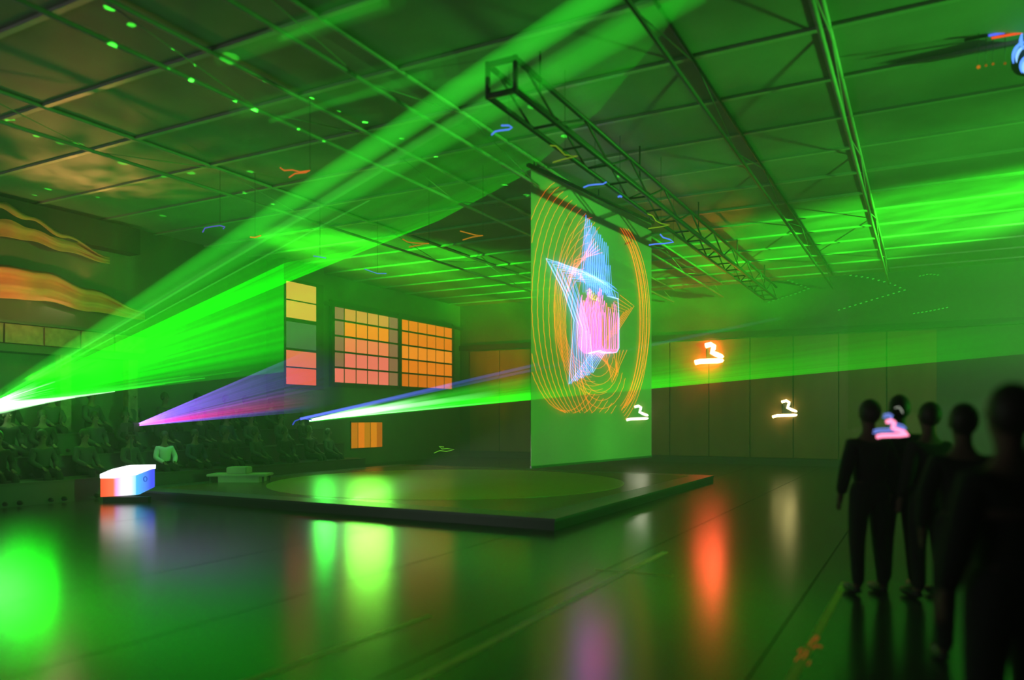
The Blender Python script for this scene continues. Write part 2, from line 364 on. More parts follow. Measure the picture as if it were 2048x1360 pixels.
draw = thing('laser_drawing', 'glowing blue star and magenta shape inside orange rings, drawn on the gauze screen', 'laser drawing', (S0.x, S0.y, .7))
draw.location = on_screen(1180, 925, .05)
LO = beam_mat('line_orange', (1, .07, 0), .55, .5, True); LB = beam_mat('line_blue', (.1, .2, 1), .7, .5, True)
LM = beam_mat('line_magenta', (1, .02, .6), .95, .5, True); LW = beam_mat('line_white', (.3, .45, 1), .9, .5, True)
LY = beam_mat('line_yellow', (1, .6, .05), .6, .5, True); LR = beam_mat('line_red', (1, .08, .08), .9, .5, True)
offc = [0]
def stroke(name, pts, m, r=.0095, closed=False):
    offc[0] = (offc[0]+1) % 12
    q = [on_screen(x, y, .03+.004*offc[0])-draw.location for x, y in pts]
    a_ = tube_vf(q, r, 6, None, closed)
    if not closed: a_ = (a_[0], a_[1][:-2])
    return setfade(link(name, mesh(name, *a_), m, draw, smooth=True))
def arc(cx, cy, rx, ry, a0, a1, n=48, wob=0):
    return [(cx+rx*math.cos(math.radians(a0+(a1-a0)*i/n))+wob*math.sin(i*1.9), cy-ry*math.sin(math.radians(a0+(a1-a0)*i/n))) for i in range(n+1)]
# outer rings: each pass sits a little further left, cut off at the screen's left edge and bottom
for k in range(11):
    cx = 1226-k*9.5; rx, ry = 72+k*1.8, 214+k*1.8; cy = 652-k*6.2
    pts = arc(cx, cy, rx, ry, 112-k*.8, 304, 90, .5); run = []
    for p in pts+[(0, 0)]:
        if p[0] > 1062 and p[1] < 829-(1290-p[0])*.02: run.append(p)
        else:
            if len(run) > 3: stroke('ring_line', run, LO, .0062)
            run = []
for k in range(5): stroke('ring_line', arc(1216+k*1.5, 640+k*2, 66+k*2.4, 186+k*5, -68, 66-k*4, 40), LO, .0066)
for k in range(4):
    stroke('ring_line', arc(1210+k*4, 640-k*2, 70+k*2.6, 205-k*3, -62, 64, 40), LO, .008)
for k in range(8):
    stroke('ring_line', arc(1192-k*3, 612+k*4, 84-k*6, 178-k*13, 95, 285 - k*3, 50, .4), LO, .006)
for k in range(6):
    stroke('ring_line', arc(1204-k*2, 735-k*9, 48-k*4, 82-k*7, 200, 345, 30, .5), LO, .0065)
for k in range(5):
    stroke('ring_line', [(1240-k*6, 590+k*6), (1268-k*5, 612+k*3), (1232-k*6, 668+k*4)], LO, .008)
    stroke('ring_line', [(1212-k*5, 708), (1224+k*3, 765-k*5), (1254-k*7, 700)], LO, .008)
    stroke('ring_line', [(1205-k*4, 505-k*7), (1150-k*2, 520+k*9), (1140-k, 560+k*6)], LR, .007)
# star outlines, thirteen nested passes
K0 = [(1172, 430), (1161, 540), (1092, 517), (1126, 580), (1148, 640), (1138, 768), (1182, 706)]
K1 = [(1216, 492), (1214, 565), (1150, 562), (1168, 620), (1180, 668), (1186, 745), (1212, 702)]
for k in range(13):
    f = k/12; q = [(a_[0]+(b_[0]-a_[0])*f, a_[1]+(b_[1]-a_[1])*f+2*math.sin(k*2.1)) for a_, b_ in zip(K0, K1)]
    m = LB if k % 3 else LW
    top = (q[0][0]+6+f*4, q[0][1]+110)
    stroke('star_line', [(q[0][0]-12, q[0][1]+130-f*25), q[0], (q[0][0]+3, q[0][1]+120-f*20)], LB, .0065)
    stroke('star_line', [(q[1][0]+20, q[1][1]+14), q[1], q[2], q[3], q[4]], m if f < .7 else LB, .0075)
    stroke('star_line', [q[4], q[5], q[6]], m, .0075)
for k in range(6):
    stroke('star_line', [(1160+k*11, 538+k*7), (1196+k*8, 556+k*6), (1214+k*4.5, 590+k*1.5), (1237, 598)], LB, .007)
# the rounded magenta shape, repeated to the right
for k in range(16):
    x = 1158+k*3.0; s_ = 34; y0 = 590+14*math.sin(k*.9)
    stroke('figure_line', [(x+6, y0), (x+2, 622), (x, 640), (x, 690), (x+4, 700), (x+12, 706), (x+s_-6, 705), (x+s_-1, 698), (x+s_, 690), (x+s_-1, 625)][: 8 if k % 3 else 10], LM, .0095)
for k in range(7):
    x = 1163+k*6
    stroke('figure_line', [(x, 600+k), (x-2, 632), (x+2, 660), (x, 696)], LR, .01)
for k in range(20):
    x = 1164+k*3.7; stroke('figure_line', [(x-3, 606+7*math.sin(k*1.3)+k*.3), (x, 640), (x+1, 668), (x, 700)], (LM, LM, LR)[k % 3], .0075)
for k in range(13):
    x = 1168+k*4.2; stroke('star_line', [(x-2, 585), (x+2, 448+k*7.5+8*math.sin(k*2)), (x+6, 590)], LB, .0055)
for k in range(8): stroke('star_line', [(1112+k*6, 522+k*5), (1165+k*5, 545+k*5), (1215+k*2, 566+k*4)], LB, .006)
stroke('figure_line', [(1214, 592), (1236, 598), (1238, 640), (1238, 696), (1234, 704), (1224, 706), (1206, 706), (1196, 703), (1186, 705), (1178, 707)], LW, .011)
stroke('figure_line', [(1176, 707), (1190, 703), (1200, 701), (1212, 706), (1222, 704)], LW, .014)
for k in range(5): stroke('figure_line', [(1172+k*5, 582+k*5), (1180+k*4, 578+k*4), (1178+k*5, 592+k*3), (1186+k*3, 600)], LY, .008)
for k in range(4): stroke('figure_line', [(1150+k*4, 545+k*5), (1156+k*4, 540+k*6), (1158+k*4, 552+k*5)], LO, .007)

# ------------------------------------------------------------------ laser projectors and beams
def projector(label, p, floor_z=0):
    t = thing('laser_projector', label, 'laser projector', (p.x, p.y, floor_z))
    q = Vector((0, 0, p.z-floor_z))
    box('housing', (q.x-.16, q.y-.14, q.z-.11), (q.x+.12, q.y+.14, q.z+.08), M['black'], t, bevel=.015)
    box('yoke', (q.x-.03, q.y-.17, q.z-.2), (q.x+.03, q.y+.17, q.z-.17), M['dark'], t)
    for s in (-1, 1): box('yoke_arm', (q.x-.02, q.y+s*.16-.01, q.z-.2), (q.x+.02, q.y+s*.16+.01, q.z), M['dark'], t)
    tube('pole', [(0, 0, .25), (0, 0, q.z-.19)], .02, M['dark'], t)
    for k in range(3):
        a_ = k*2.094+.4; tube('leg', [(0, 0, .45), (.38*math.cos(a_), .38*math.sin(a_), .02)], .014, M['dark'], t, 6)
    return t, q
def squiggle(pts, d, r, name, m, parent, n=7):
    return tube(name, [P(x, y, d)-parent.location if parent else P(x, y, d) for x, y in pts], r, m, parent, n)

prA, qA = projector('black green-laser projector on a stand at the left picture edge', PA)
prB, qB = projector('black green-laser projector on a stand beside the pillar with coloured panes', PB)
prC, qC = projector('black projector on a stand sending out the violet and pink beams', PC)
mA = beam_mat('beam_green', (.02, 1, .015), .075, 1.2); mA2 = beam_mat('beam_green_strong', (.03, 1, .03), .2, 1.6)
mThin = beam_mat('beam_green_thin', (.12, 1, .1), .16, 1)
mHot = beam_mat('beam_green_core', (.45, 1, .45), .9, 1.5, True)  # whiter emission painted in for the overexposed glare near the source
mFaint = beam_mat('beam_green_faint', (.03, 1, .03), .05, 1.4)

fan = thing('laser_beam_fan', 'fan of green laser beams rising from the left edge towards the roof', 'laser beams', PA)
def FA(b, r0, r1, m, f0=1, f1=1, parent=None, seg=1, a=None):
    parent = parent or fan
    return beam('beam', (a or PA)-parent.location, Vector(b)-parent.location, r0, r1, m, parent, f0, f1, seg=seg)
# edge beams reaching the roof in front of us
FA(P(1250, -40, (H-EYE)*F/(HY+40)), .11, .17, mA2, 1.9, 1.1, seg=8)
FA(P(1400, -30, (H-EYE)*F/(HY+30)), .07, .2, mA2, 1.0, .6, seg=8)
FA(hit_ceiling(1060, 150), .02, .07, mThin, .7, .2, seg=4)
FA(hit_ceiling(800, 320), .015, .03, mThin, .8, .3, seg=4)
FA(hit_ceiling(740, 400), .015, .02, mThin, .8, .5, seg=4)
# beams past the pillar, reaching the roof further away
dp = R(.7, v1, 0).y
def sheet_mat(name):  # lit haze put into emission, streaks and falloff painted per vertex
    m = bpy.data.materials.new(name); m.use_nodes = True; nt = m.node_tree; nt.nodes.clear()
    o = nt.nodes.new('ShaderNodeOutputMaterial'); a = nt.nodes.new('ShaderNodeAddShader')
    e = nt.nodes.new('ShaderNodeEmission'); t = nt.nodes.new('ShaderNodeBsdfTransparent')
    at = nt.nodes.new('ShaderNodeAttribute'); at.attribute_name = 'tint'
    nt.links.new(at.outputs['Color'], e.inputs['Color']); nt.links.new(e.outputs[0], a.inputs[0]); nt.links.new(t.outputs[0], a.inputs[1]); nt.links.new(a.outputs[0], o.inputs['Surface'])
    m.cycles.emission_sampling = 'NONE'; return m
SM = sheet_mat('laser_sheet')
def sheet(src, ends, law, parent, n=150, seg=14, thick=.02, ang=None):
    """thin slab of scanned laser light between src and the polyline of end points; law(f, r) -> rgb"""
    src = Vector(src); L_ = [Vector(e) for e in ends]
    sg_ = [(L_[i+1]-L_[i]).length for i in range(len(L_)-1)]; T = sum(sg_); v, f, c = [], [], []
    for side in (0, 1):
        for i in range(n+1):
            q = T*i/n; j = 0
            while j < len(sg_)-1 and q > sg_[j]: q -= sg_[j]; j += 1
            e = L_[j].lerp(L_[j+1], q/sg_[j])
            if ang: th_ = ang[j]+(ang[j+1]-ang[j])*q/sg_[j]
            for k in range(seg+1):
                g = (k/seg)**1.8; p = src.lerp(e, g); r = (p-src).length
                v.append(p-parent.location+Vector((0, thick*(side*2-1)*min(1, g*6), 0))); c.append(law(i/n, r, g, th_) if ang else law(i/n, r, g))
    for side in (0, 1):
        b0 = side*(n+1)*(seg+1)
        for i in range(n):
            for k in range(seg): a_ = b0+i*(seg+1)+k; f.append((a_, a_+1, a_+seg+2, a_+seg+1))
    me = mesh('light_sheet', v, f); at = me.color_attributes.new('tint', 'FLOAT_COLOR', 'POINT')
    for i, q in enumerate(c): at.data[i].color = (*q, 1)
    return link('light_sheet', me, SM, parent, smooth=True)
def streaks(n, seed, amp, fine=.5):
    rr = random.Random(seed); a_ = [1+amp*(rr.random()*2-1) for _ in range(n+1)]; b_ = [1+amp*(rr.random()*2-1) for _ in range(n//8+3)]
    return [a_[i]*fine+(1-fine)*(b_[i//8]+(b_[i//8+1]-b_[i//8])*(i % 8)/8) for i in range(n+1)]
NA = 330; stA = streaks(NA, 3, .6)
endsA = [P(1420, -60, (H-EYE)*F/(HY+60)), hit_ceiling(1330, 60), hit_ceiling(1200, 220), hit_ceiling(1050, 350), hit_ceiling(880, 440), hit_ceiling(700, 502), hit_ceiling(600, 520)]+[P(568, y, dp) for y in (526, 570, 620, 660, 690, 708, 724, 736, 744)]
def slope_of(e): h_ = HX+F*e.x/e.y; v_ = HY-F*(e.z-EYE)/e.y; return math.atan2(v_-23, h_+30)
qA = [(slope_of(endsA[1])-slope_of(e))/(slope_of(endsA[1])-slope_of(endsA[-1])) for e in endsA]
def lawA(f, r, g, d):
    q = min(1, max(0, d))                     # 0 at the steep edge, 1 at the low edge
    v = (.75+1.5*max(0, min(1, (q-.22)/.25))+.9*max(0, min(1, (q-.6)/.3)))*.62/(.25+r)*stA[min(NA, int(q*NA))]
    if q > .95: v *= max(.25, (1-q)/.05)
    wv = max(0, v-1.6)*.5  # white mixed into the tint where the laser glare burns out
    return (wv, v, wv)
sheet(PA, endsA, lawA, fan, 260, 16, ang=qA)
# low bright edge
low = [(410, 756, 1.0), (300, 772, 1.0), (380, 752, .7), (480, 742, .3), (330, 768, .8)]
for (x, y, k) in low: FA(P(x, y, 16), .07, .012, mA2, 1.6*k, 1.2*k, seg=3)
for (x, y, r) in ((150, 795, .16), (90, 806, .2), (230, 783, .07), (120, 800, .12)): FA(P(x, y, 15), r, .006, mHot, 1.5, 1.0, seg=3, a=P(-40, 817, 14.6))

fanB = thing('laser_beam_fan', 'bright green beam fan spreading right from beside the pillar across the far wall', 'laser beams', PB)
stC = streaks(60, 9, .5)
def lawB(f, r, g):
    v = (1.3 if f < .1 else 1.0*(1-f)**1.2+.05)*stC[int(f*60)]*15/(2.2+r)*(1-g)**.9+(.11*(1-f) if f < .5 else .03*(1-f))
    v *= .5; wv = max(0, v-.8)*.5
    return (wv, v, wv)
sheet(PB, [P(2090, y, 14.5) for y in (704, 694, 672, 640, 600, 560)], lawB, fanB, 60, 20)
for (x, y, r, k) in ((830, 806, .12, 2), (760, 815, .16, 2), (900, 800, .09, .9), (1000, 785, .1, .35), (880, 792, .1, .5)):
    FA(P(x, y, PB.y-1.6), .03, r, mHot, k*2.2, .0, fanB, seg=10, a=PB)
for (x, y, r) in ((1500, 745, .16), (1200, 770, .14), (1050, 782, .12)): FA(P(x, y, PB.y-4), .05, r, mA2, 1.6, .0, fanB, seg=8, a=PB)
for (x, y, r) in ((1300, 718, .2), (1150, 738, .16), (1060, 750, .16)): FA(P(x, y, PB.y-4), .03, r, mA2, 1.0, .0, fanB, seg=8, a=PB)

mV = beam_mat('beam_violet', (.2, .13, 1), .13, 1.2); mP = beam_mat('beam_pink', (1, .05, .35), .16, 1.2); mBl = beam_mat('beam_blue', (.12, .16, 1), .3, 1.2)
fanC = thing('laser_beam_fan', 'violet and pink beam fan crossing the dark seats above the glowing box', 'laser beams', PC)
stV = streaks(60, 12, .6)
def lawV(f, r, g):
    v = 1.9/(.35+r)*(1-g)**1.3*stV[int(f*60)]*.75
    pk = math.exp(-((f-.62)/.14)**2)*(1 if g < .62 else max(0, 1-(g-.62)*4)); bl = 1-.7*pk
    n_ = max(0, .9-r)*.5
    return (v*(.28*bl+1.1*pk)+n_, v*.12*bl+n_*.4, v*(1.0*bl+.35*pk)+n_)
sheet(PC, [P(640, 690, 22), P(700, 730, 22), P(690, 800, 22), P(640, 822, 21)], lawV, fanC, 60, 16)
fanD = thing('laser_beam_fan', 'thin blue beam lying just above the bright green beam', 'laser beams', PC)
q0 = P(600, 838, 20)
for (x, y, r, k0, k1) in ((1080, 728, .05, .9, .2), (1560, 636, .05, .3, .02), (900, 772, .07, .9, .3), (820, 792, .07, .7, .0)): FA(P(x, y, 20), .04, r, mBl, k0, k1, fanD, seg=8, a=q0)
fanE = thing('laser_beam_fan', 'faint green beams crossing the roof at the upper left', 'laser beams', hit_ceiling(420, 130, 5.6))
for (a_, b_, r, k) in (((440, 120), (790, -15), .16, 1.6), ((560, 78), (770, 0), .07, 2.2), ((540, 242), (860, 150), .07, 2.0), ((470, 225), (900, 130), .2, 1.0), ((860, 170), (1120, 140), .1, .5)):
    FA(hit_ceiling(*b_, 5.4), r*.5, r, mFaint, k, k*.6, fanE, seg=3, a=hit_ceiling(*a_, 5.4))

# green laser glints on the roof steel: narrow spots added beneath each
hits = [(222, 88, 1.0, 9), (262, 120, .6, 7), (340, 135, .35, 5), (383, 158, 1.6, 5), (470, 200, .8, 5), (508, 218, 1.6, 8), (600, 256, 1.5, 5), (650, 280, .5, 3), (700, 300, 1.6, 6), (768, 330, .5, 4),
        (835, 360, 1, 4), (960, 415, 1.1, 4), (1000, 433, .6, 3)]
for (x, y, e, s) in hits:
    tp = hit_ceiling(x, y, 5.7); so = P(x*.4+150, 800, tp.y-1.5)
    light('SPOT', 'glint_spot', so, (.05, 1, .04), 9000*e, tp, angle=s*.2, blend=.7, radius=.002)
hits2 = [(20, 240, 1.3), (72, 274, 1.6), (120, 288, 1), (155, 290, 1.1), (95, 380, 1.4), (68, 392, 1), (245, 328, 1.3), (330, 352, 1), (380, 347, 1.2), (500, 345, 1.2), (195, 396, .9), (490, 385, 1), (545, 410, 2.2), (325, 433, .8),
         (460, 115, .8), (640, 512, .8), (745, 548, .8), (1128, 274, 1.8), (1065, 215, 1), (1240, 354, 1.3), (1276, 381, 1)]
for (x, y, e) in hits2:
    tp = hit_ceiling(x, y, H-.02); so = tp+Vector((random.uniform(-1, 1), -3, -4.2))
    light('SPOT', 'glint_spot', so, (.05, 1, .04), 3400*e, tp, angle=1.3*random.uniform(.7, 1.6)*(12/max(6, tp.y)+.3), blend=.6, radius=.002)

# ------------------------------------------------------------------ wall lamps, tubes shaped like their camera-shake light trails
SQ = [(-26, 11), (-18, 9), (-4, 8.5), (14, 8), (25, 7), (20, 3), (8, -1), (0, -5), (2, -10), (3, -14), (-2, -17), (-10, -15)]
def lamp(name, label, cx, cy, d, r, m, sc=1, plate='dark', sx=None, plate_off=None):
    t = thing(name, label, 'lamp', P(cx, cy, d)); k = d/F
    pts = [Vector((x*(sx or sc)*k, 0, -y*sc*k)) for x, y in SQ]
    tube('glow_tube', pts, r, m, t, 8)
    box('back_plate', (-8*k*sc, .03, -6*k*sc), (8*k*sc, .1, 14*k*sc), M[plate], t, bevel=.01)
    for x in (-14, 18): tube('tube_clip', [Vector((x*k*(sx or sc), 0, -8.5*k*sc)), Vector((x*k*sc*.4, .05, 2*k))], .008, M[plate], t, 5)
    return t
gW = glow('lamp_white', (1, 1, .72), 9); gY = glow('lamp_yellow', (1, .82, .3), 9); gR = glow('lamp_red', (1, .09, .035), 45)
lamp('lamp_trail', 'white lamp drawn as its curled light trail at the foot of the star screen', 1279, 829, hit_back(1279, 829, .15).y, .05, gW)
lamp('lamp_trail', 'yellow-white lamp drawn as its curled light trail on the far wall beside the dark group', 1575, 821, hit_back(1575, 821, .15).y, .045, gY, 1.15)
lr = lamp('lamp_trail', 'bright red-edged lamp drawn as its curled light trail high on the far wall', 1424, 711, hit_back(1424, 711, .15).y, .09, gR, 1.3)
# curled trail of a shaken light, built as tubes before the standing people
gs = thing('pink_blue_trail', 'pink and blue curled light trail floating in front of the standing group', 'light trail', P(1785, 858, 6.3))
k = 6.3/F
gP = glow('trail_pink', (1, .25, .42), 2.2); gB = glow('trail_blue', (.22, .32, 1), 1.0)
tube('pink_tube', [Vector((x*k*1.2, 0, -(y*1.15+3)*k)) for x, y in SQ], .016, gP, gs, 8)
for dz, dx in ((0, 0), (5, 1)): tube('blue_tube', [Vector(((x*1.15-2+dx)*k*1.1, .03, -(y*1.2-7-dz+2)*k)) for x, y in SQ], .007, gB, gs, 6)
tube('white_hook', [P(x, y, 6.3)-gs.location for x, y in ((1790, 816), (1798, 814), (1803, 820), (1805, 826))], .004, glow('hook_white', (.8, .9, .7), .6), gs, 6)
rl = thing('indicator_light', 'tiny red squiggle of light low beside the nearest standing person', 'light', P(1902, 1140, 4.78))
squiggle([(1902, 1128), (1905, 1134), (1900, 1141), (1898, 1147), (1902, 1151), (1905, 1154)], 4.78, .005, 'red_tube', glow('led_red', (1, .02, .02), 1.6), rl)

# small roof lights, tubes shaped as their camera-shake trails
def pilot(pts, z, col, s, label, r=.011):
    m = glow('light_trail', col, s); c = pts[0]
    d = (z-EYE)*F/(HY-c[1]) if z else 22
    t = thing('light_trail', label, 'light', P(*c, d))
    squiggle(pts, d, r, 'light_tube', m, t, 6)
    mid = P(*pts[len(pts)//2], d)-t.location
    if z: tube('hanger', [mid+Vector((0, 0, .02)), Vector((mid.x, mid.y, H-t.location.z))], .004, M['dark'], t, 5)
    return t
BL = (.1, .25, 1)
pilot([(983, 270), (990, 263), (1000, 261), (1018, 259), (1024, 255), (1018, 251), (1002, 251)], 5.3, BL, 1.1, 'blue curled light trail under the roof, left of the box truss')
pilot([(1167, 375), (1176, 371), (1190, 369), (1206, 368), (1213, 364)], 5.2, BL, 1.1, 'blue streak of light just above the tip of the star', .012)
pilot([(1236, 394), (1240, 392), (1244, 394)], 5.2, BL, 1.1, 'short blue dot of light to the right above the star', .016)
pilot([(1298, 490), (1310, 488), (1330, 487), (1347, 484), (1340, 479), (1326, 475), (1320, 468)], 5.2, BL, 1.1, 'blue hooked light trail right of the orange rings', .015)
pilot([(405, 465), (410, 456), (425, 453), (440, 451), (450, 454), (446, 458)], 5.0, (.12, .1, .6), 1, 'dim violet curled light trail over the left gallery', .01)
pilot([(627, 512), (640, 514), (652, 516)], 5.0, (.1, .3, .6), .9, 'small blue light just above the yellow pane', .012)
pilot([(729, 538), (740, 542), (755, 547), (773, 547)], 5.0, (.1, .35, .7), .9, 'small blue light above the orange window grid', .012)
pilot([(585, 850), (590, 842), (600, 838), (612, 838), (624, 840)], 0, (.06, .09, .8), .8, 'dark blue curl of light left of the bright green laser source', .02)
pilot([(560, 335), (568, 341), (585, 340), (600, 344), (620, 341), (612, 345), (590, 347), (578, 355)], 5.2, (1, .2, .03), .8, 'orange curled light trail left of the widest green beam', .008)
pilot([(500, 474), (510, 475), (522, 471)], 5.0, (1, .25, .02), .7, 'short orange light over the green beam fan', .012)
pilot([(805, 478), (815, 484), (830, 486), (858, 487), (840, 490), (818, 494)], 5.0, (.8, .3, .02), .6, 'orange curled light trail above the window grid, left of its twin', .01)
pilot([(920, 462), (935, 466), (950, 470), (966, 471), (945, 474), (925, 480)], 5.0, (.8, .35, .02), .6, 'orange curled light trail above the far hall corner', .01)
pilot([(1100, 291), (1112, 292), (1122, 302), (1130, 310), (1155, 312), (1125, 319), (1105, 325)], 5.2, (.35, .6, .02), .6, 'yellow-green wavy light trail under the box truss', .007)
pilot([(1295, 428), (1305, 431), (1312, 442), (1322, 447), (1339, 450), (1320, 454), (1297, 457)], 5.2, (.3, .6, .02), .7, 'yellow-green wavy light trail between the blue lights', .009)
pilot([(868, 906), (880, 901), (893, 903), (908, 899), (895, 897), (884, 898), (878, 893), (888, 894)], 0, (.25, .9, .05), .6, 'yellow-green curl of light low before the far corner', .012)
pilot([(372, 850), (385, 852), (400, 849), (412, 846)], 0, (.1, .4, .04), .5, 'dull green streak of light right of the violet source', .025)

def dots(label, pts, s, n=16):  # glowing dots stand in for laser dot traces on the wall
    o0 = hit_back(pts[0][0], pts[0][1], .12)
    t = thing('laser_dots', label, 'laser dots', o0); m = glow('dots_green', (.05, .7, .05), s)
    L_ = [Vector((x, y)) for x, y in pts]; seg = [(L_[i+1]-L_[i]).length for i in range(len(L_)-1)]; T = sum(seg)
    tube('dot_path', [hit_back(x, y, .1)-o0 for x, y in pts], .004, M['dark'], t, 5)
    for i in range(n):
        q = T*i/(n-1); j = 0
        while j < len(seg)-1 and q > seg[j]: q -= seg[j]; j += 1
        p = L_[j].lerp(L_[j+1], q/seg[j])
        tube('glowing_dot', [hit_back(p.x-2.2, p.y+.5, .12)-o0, hit_back(p.x+2.2, p.y-.5, .12)-o0], .015, m, t, 6)
dots('dotted green arrow-shaped laser dot trace on the far wall', [(1690, 549), (1740, 556), (1785, 568), (1810, 580), (1750, 598), (1678, 620)], .75, 24)
dots('fainter dotted green laser dot trace left of the bright dotted arrow', [(1532, 548), (1575, 560), (1618, 577), (1590, 588), (1538, 604)], .45, 20)
dots('short green double dash above the right-hand dashes', [(1840, 552), (1858, 548), (1876, 550)], .45, 6)
dots('short slanted row of green dashes at the right of the far wall', [(1828, 627), (1860, 622), (1894, 615)], .7, 9)

# top right: bar of light and hanging spotlight
d = 9.2
lb = thing('light_bar', 'slim bar with a blue and a red glowing tube at the upper right', 'light', P(2050, 62, d))
tube('bar_housing', [P(1930, 80, d+.05)-lb.location, P(2130, 40, d+.05)-lb.location], .02, M['black'], lb)
tube('blue_tube', [P(1978, 71, d)-lb.location, P(2120, 44, d)-lb.location], .014, glow('tube_blue', (.1, .13, 1), 1.3), lb)
tube('red_tube', [P(1984, 76, d)-lb.location, P(2120, 52, d)-lb.location], .013, glow('tube_red', (1, .07, .02), 1.2), lb)
tube('hanger', [P(2060, 60, d+.05)-lb.location, Vector((P(2060, 60, d).x-lb.location.x, .05, H-lb.location.z))], .012, M['dark'], lb)
hs_ = thing('stage_light', 'hanging spotlight with blue glowing crescents, cut by the upper right edge', 'stage light', P(2056, 120, d))
def LH(px, py, off=0): return P(px, py, d+off)-hs_.location
tube('light_body', [LH(2058, 110, .22), LH(2056, 120, .1), LH(2055, 122, .03)], [.12, .17, .17], M['black'], hs_, 20)
tube('hanging_bracket', [LH(2058, 110, .2), Vector((LH(2058, 110).x, .2, H-hs_.location.z))], .02, M['dark'], hs_)
gBl = glow('crescent_blue', (.1, .28, 1), 1.8); gBl2 = glow('crescent_pale', (.25, .55, 1), 1.5)
for i, (cx, cy, rr, a0, a1, m) in enumerate(((2052, 118, 26, 95, 195, gBl), (2054, 120, 21, 95, 190, gBl2), (2060, 134, 18, 110, 210, gBl), (2060, 136, 13, 100, 220, gBl2), (2062, 80, 20, 150, 225, gBl))):
    tube('glowing_crescent', [LH(cx+rr*math.cos(math.radians(a0+(a1-a0)*j/10)), cy-rr*1.3*math.sin(math.radians(a0+(a1-a0)*j/10)), -.02*i) for j in range(11)], [.005+.016*math.sin(math.pi*j/10) for j in range(11)], m, hs_)
for i, (x, y, s) in enumerate(((1957, 134, .9), (1972, 131, .45), (1986, 128, .55), (2010, 127, .4))):
    bpy_r = .022 if i == 0 else .015
    t = thing('signal_lamp', ('orange round signal lamp, leftmost and brightest of its row', 'dim orange signal lamp next to the brightest one', 'orange signal lamp, third from the left of its row', 'faint orange signal lamp nearest the blue spotlight')[i], 'light', P(x, y, d), group='orange signal lamps')
    v, f = tube_vf([(0, 0, -bpy_r), (0, 0, -bpy_r*.6), (0, 0, 0), (0, 0, bpy_r*.6), (0, 0, bpy_r)], [.002, bpy_r*.8, bpy_r, bpy_r*.8, .002], 10)
    link('glowing_dot', mesh('glowing_dot', v, f), glow('signal_orange', (1, .3, .02), s*.6), t, smooth=True)
    tube('cord', [(0, 0, bpy_r), (0, 0, H-t.location.z)], .004, M['dark'], t, 5)

# ------------------------------------------------------------------ glowing box (illuminated counter)
def ramp_glow(name, stops, strength, axis=0):
    m = bpy.data.materials.new(name); m.use_nodes = True; nt = m.node_tree; nt.nodes.clear()
    o = nt.nodes.new('ShaderNodeOutputMaterial'); e = nt.nodes.new('ShaderNodeEmission'); r = nt.nodes.new('ShaderNodeValToRGB')
    tc = nt.nodes.new('ShaderNodeTexCoord'); s = nt.nodes.new('ShaderNodeSeparateXYZ')
    nt.links.new(tc.outputs['Generated'], s.inputs[0]); nt.links.new(s.outputs[axis], r.inputs[0]); nt.links.new(r.outputs[0], e.inputs[0]); nt.links.new(e.outputs[0], o.inputs[0])
    e.inputs[1].default_value = strength; cr = r.color_ramp
    while len(cr.elements) < len(stops): cr.elements.new(.5)
    for el, (p_, c_) in zip(cr.elements, stops): el.position = p_; el.color = (*c_, 1)
    return m
DB = 14.46; kk = DB/F
lbx = thing('light_box', 'glowing counter box, orange at left, white top, blue at right, on the floor', 'light box', P(252, 1005, DB), .0)
def LX(x, z): return ((x-252)*kk, -(z-1005)*kk)
def prism(name, poly, y0, y1, m, parent):
    n = len(poly); v = [(x, y0, z) for x, z in poly]+[(x, y1, z) for x, z in poly]
    f = [tuple(range(n)), tuple(range(2*n-1, n-1, -1))]+[(i, (i+1) % n+0, (i+1) % n+n, i+n) for i in range(n)]
    return fix(link(name, mesh(name, v, f), m, parent))
prism('lower_panel', [LX(201, 994), LX(272, 990), LX(272, 951), LX(230, 957), LX(201, 957)], 0, .14,
      ramp_glow('panel_colours', [(0, (1, .09, .03)), (.36, (1, .17, .07)), (.45, (1, .4, .85)), (.6, (1, .85, 1)), (.85, (.85, .95, 1)), (1, (.3, .7, 1))], 1.5), lbx)
prism('side_panel', [LX(272.4, 990), LX(303, 975), LX(303, 938), LX(272.4, 950)], -.01, .13, ramp_glow('panel_blue', [(0, (.1, .6, 1)), (.6, (.1, .3, 1)), (1, (.07, .1, 1))], 1.25), lbx)
prism('top_panel', [LX(201, 956.5), LX(230, 956.5), LX(272, 950.5), LX(304, 938), LX(304, 930), LX(255, 931), LX(225, 938), LX(201, 948)], -.02, .15, glow('panel_white', (.95, .98, 1), 2.2), lbx)
tube('ring_mark', [((291.5-252)*kk+.032*math.cos(a_/16*6.283), -.018, -(958-1005)*kk+.045*math.sin(a_/16*6.283)) for a_ in range(16)], .009, glow('mark_blue', (.03, .12, .7), 1), lbx, 6, closed=True)
box('plinth', (-46*kk, .0, 0), (44*kk, .12, 11*kk), M['black'], lbx)

# ------------------------------------------------------------------ seating on the left, upper gallery, drapes
tiers = thing('bleacher', 'dark stepped bleacher along the left wall behind the glowing box', 'bleacher', R(0, 20, 0))
def LT(u, v, z): return R(u, v, z)-R(0, 20, 0)
for i in range(3):
    fix(box('tread', (0, 9.3, .42*(i+1)-.05), (2.6-i*.8, 24, .42*(i+1)), M['bench'], tiers, fn=LT))
    fix(box('riser', (2.55-i*.8, 9.3, .42*i), (2.59-i*.8, 24, .42*(i+1)-.05), M['dark'], tiers, fn=LT))
gal = thing('gallery', 'upper gallery with pale mottled front high on the left wall', 'gallery', R(0, 24, 0))
def LG(u, v, z): return R(u, v, z)-R(0, 24, 0)
fix(box('deck', (0, 15, 2.95), (.55, 28, 3.1), M['dark'], gal, fn=LG))
for i in range(16): fix(box('front_panel', (.55, 15+i*.8+.02, 3.12), (.6, 15+i*.8+.78, 3.5), M['rail'], gal, fn=LG))
